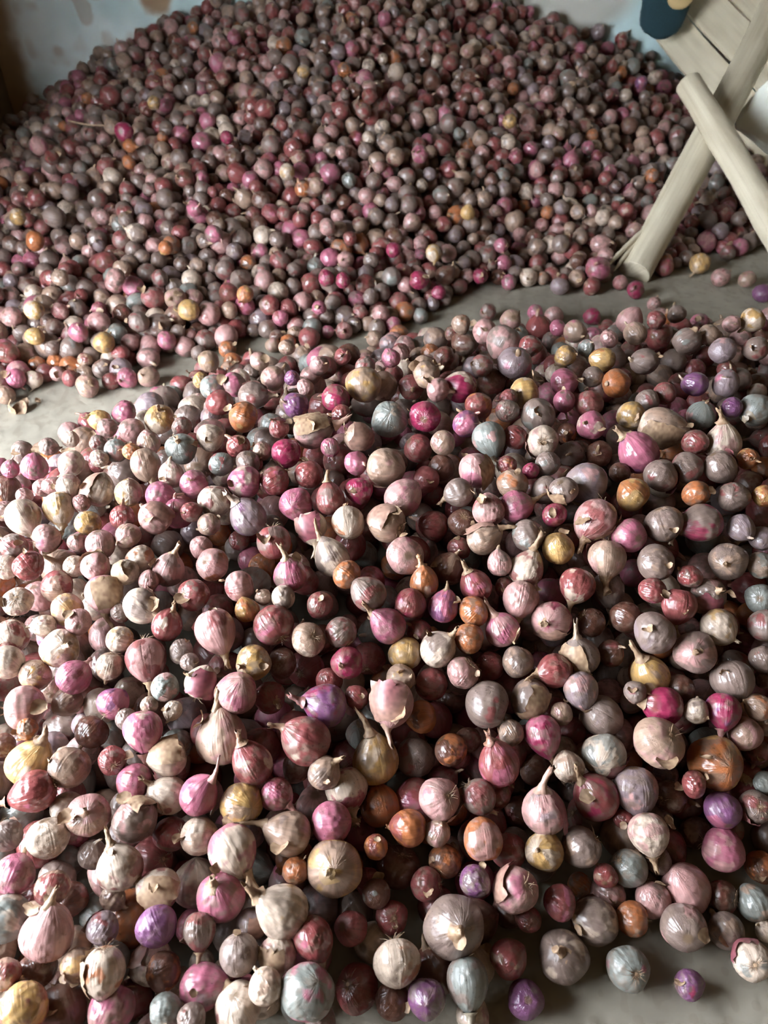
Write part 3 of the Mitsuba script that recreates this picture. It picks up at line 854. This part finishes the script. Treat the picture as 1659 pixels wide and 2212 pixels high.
pole('wooden_pole_001', A2, B2, 0.049, 0.043, 8, 'pale round pole lying across the thick log at right')

# ---------------------------------------------------------------- boards leaning behind, slab, bag
d0, d1 = at_y(1436, 100, 3.78), at_y(1606, 300, 3.30)
run = d1 - d0
rl = run / np.linalg.norm(run)
step = np.array([0.105, 0.035, 0.095])
nrm = np.cross(rl, step)
nrm /= np.linalg.norm(nrm)
if nrm[1] > 0:
    nrm = -nrm
sd = np.cross(nrm, rl)
sd = sd * np.sign(sd @ step)
BW = float(step @ sd)
labels['board_panel'] = {'label': 'pale wooden boards leaning behind the log at upper right', 'category': 'boards'}
rg = np.random.default_rng(4)
for k in range(5):
    ln = 1.30
    w = BW * 0.95
    m = trimesh.creation.box((ln, w, 0.022))
    m = m.subdivide_to_size(0.09)
    vv = np.array(m.vertices)
    vv[:, 1] += 0.004 * np.sin(vv[:, 0] * 9 + k)
    hgt = (0.012 if k % 2 else -0.006) + rg.uniform(-0.003, 0.003)
    center = d0 + rl * (0.30 + rg.uniform(-0.04, 0.04)) + sd * (BW * (k + 0.5) - 0.01) + nrm * hgt
    Vw = center + vv[:, :1] * rl + vv[:, 1:2] * sd + vv[:, 2:] * nrm
    far_ = Vw[:, 1] > YB - 0.012
    Vw[far_] += ((YB - 0.012 - Vw[far_, 1]) / rl[1])[:, None] * rl       # cut where they meet the wall
    under = Vw[:, 2] < 0.004
    Vw[under] += ((0.004 - Vw[under, 2]) / rl[2])[:, None] * rl
    uv = np.column_stack([vv[:, 1] * 6 + k * 3.1, vv[:, 0] * 2 + k])
    key = 'board_panel__board' + ('' if k == 0 else f'_{k:03d}')
    scene[key] = ply((Vw, np.array(m.faces)), 'board_wood', smooth=False, uv=uv)
# a batten nailed across the boards
ba = d0 + rl * 0.18 + sd * 0.12 + nrm * 0.035

import manifold3d as m3


def rounded(sx, sy, sz, r, seg=16):
    parts = [m3.Manifold.sphere(r, seg).translate((x * (sx / 2 - r), y * (sy / 2 - r), z * (sz / 2 - r))) for x in (-1, 1) for y in (-1, 1) for z in (-1, 1)]
    return m3.Manifold.batch_hull(parts)


slab = rounded(0.62, 0.62, 0.20, 0.03).refine_to_length(0.035).to_mesh()
sv, sf = np.array(slab.vert_properties[:, :3]), np.array(slab.tri_verts)
sv = sv + np.stack([meshkit.fbm(sv * 22, 3, q) - 0.5 for q in (3, 4, 5)], -1) * 0.022
# it leans on one corner edge; its left corner points at the poles
a = math.radians(58)
face = np.array([-0.45, -0.85, 0.18])
u1 = np.array([math.cos(a), 0.0, math.sin(a)])
u1 = u1 - (u1 @ face) / (face @ face) * face
u1 /= np.linalg.norm(u1)
u3 = face / np.linalg.norm(face)
u2 = np.cross(u3, u1)
if u2[0] < 0:
    u2 = -u2
if np.cross(u1, u2) @ u3 < 0:
    u3 = -u3
corner = at_y(1592, 262, 3.05)
SC = corner + (u1 + u2) * 0.30
SV = SC + sv[:, :1] * u1 + sv[:, 1:2] * u2 + sv[:, 2:] * u3
scene['plaster_slab'] = ply((SV - [0, 0, min(0, SV[:, 2].min() - 0.002)], sf), 'pale_plaster', smooth=24)
labels['plaster_slab'] = {'label': 'pale off-white rough slab standing on its corner at the right edge', 'category': 'slab'}

# the dark bag that hangs before the wall
ic = trimesh.creation.icosphere(subdivisions=4, radius=1.0)
bv = np.array(ic.vertices)
bv = np.sign(bv) * np.abs(bv) ** 0.85
bv = bv * [0.094, 0.052, 0.175]
bv[:, 0] *= 1 + 0.18 * np.clip(-bv[:, 2] / 0.175, -1, 1)
bv += (meshkit.fbm(bv * 16, 3, 2) - 0.5)[:, None] * 0.022 * ic.vertices
BC = at_y(1421, 84, 3.70) + np.array([0, 0.0, 0.175])
bv = bv + BC
scene['cloth_bag__body'] = ply((bv, ic.faces), 'teal_cloth', smooth=True)
g = np.array(ic.vertices)
fv = np.sign(g) * np.abs(g) ** 0.8 * [0.058, 0.02, 0.085] + BC + [0.04, -0.052, 0.022]
scene['cloth_bag__pocket'] = ply((fv, ic.faces), 'tan_cloth', smooth=True)
labels['cloth_bag__pocket'] = {'label': 'tan patch'}
s = np.linspace(0, 1, 14)
nail = np.array([BC[0], YB - 0.035, BC[2] + 0.42])
P = BC + [0, 0, 0.16] + np.outer(s, nail - BC - [0, 0, 0.16])
v, f = tube_path(P, np.full(14, 0.008), 6)
scene['cloth_bag__strap'] = ply((v, f), 'teal_cloth', smooth=True)
labels['cloth_bag'] = {'label': 'dark teal cloth bag with a tan patch hanging before the white wall', 'category': 'bag'}
nm = trimesh.creation.cylinder(radius=0.005, height=0.07, sections=10)
nm.apply_transform(trimesh.transformations.rotation_matrix(math.pi / 2, [1, 0, 0]))
nm.apply_translation(nail + [0, 0.0, 0.008])
scene['nail'] = ply(nm, 'iron', smooth=40)
labels['nail'] = {'label': 'iron nail in the wall that carries the dark bag', 'category': 'nail'}

# a straw on the far heap
d = ray(187, 269)
ts = np.arange(1.5, 4.5, 0.005)
Pq = CAM + d * ts[:, None]
q = Pq[int(np.argmax(Pq[:, 2] < height(Pq[:, :2], HALL) + 0.012))]
s = np.linspace(-1, 1, 9)[:, None]
v, f = tube_path(q + np.hstack([s * 0.062, 0 * s, -0.008 * s + 0.006 * s * s]), np.full(9, 0.0032), 6)
scene['dry_straw'] = ply((v, f), 'dry_paper', smooth=True)
labels['dry_straw'] = {'label': 'single pale dry straw lying on the far heap at upper left', 'category': 'straw'}
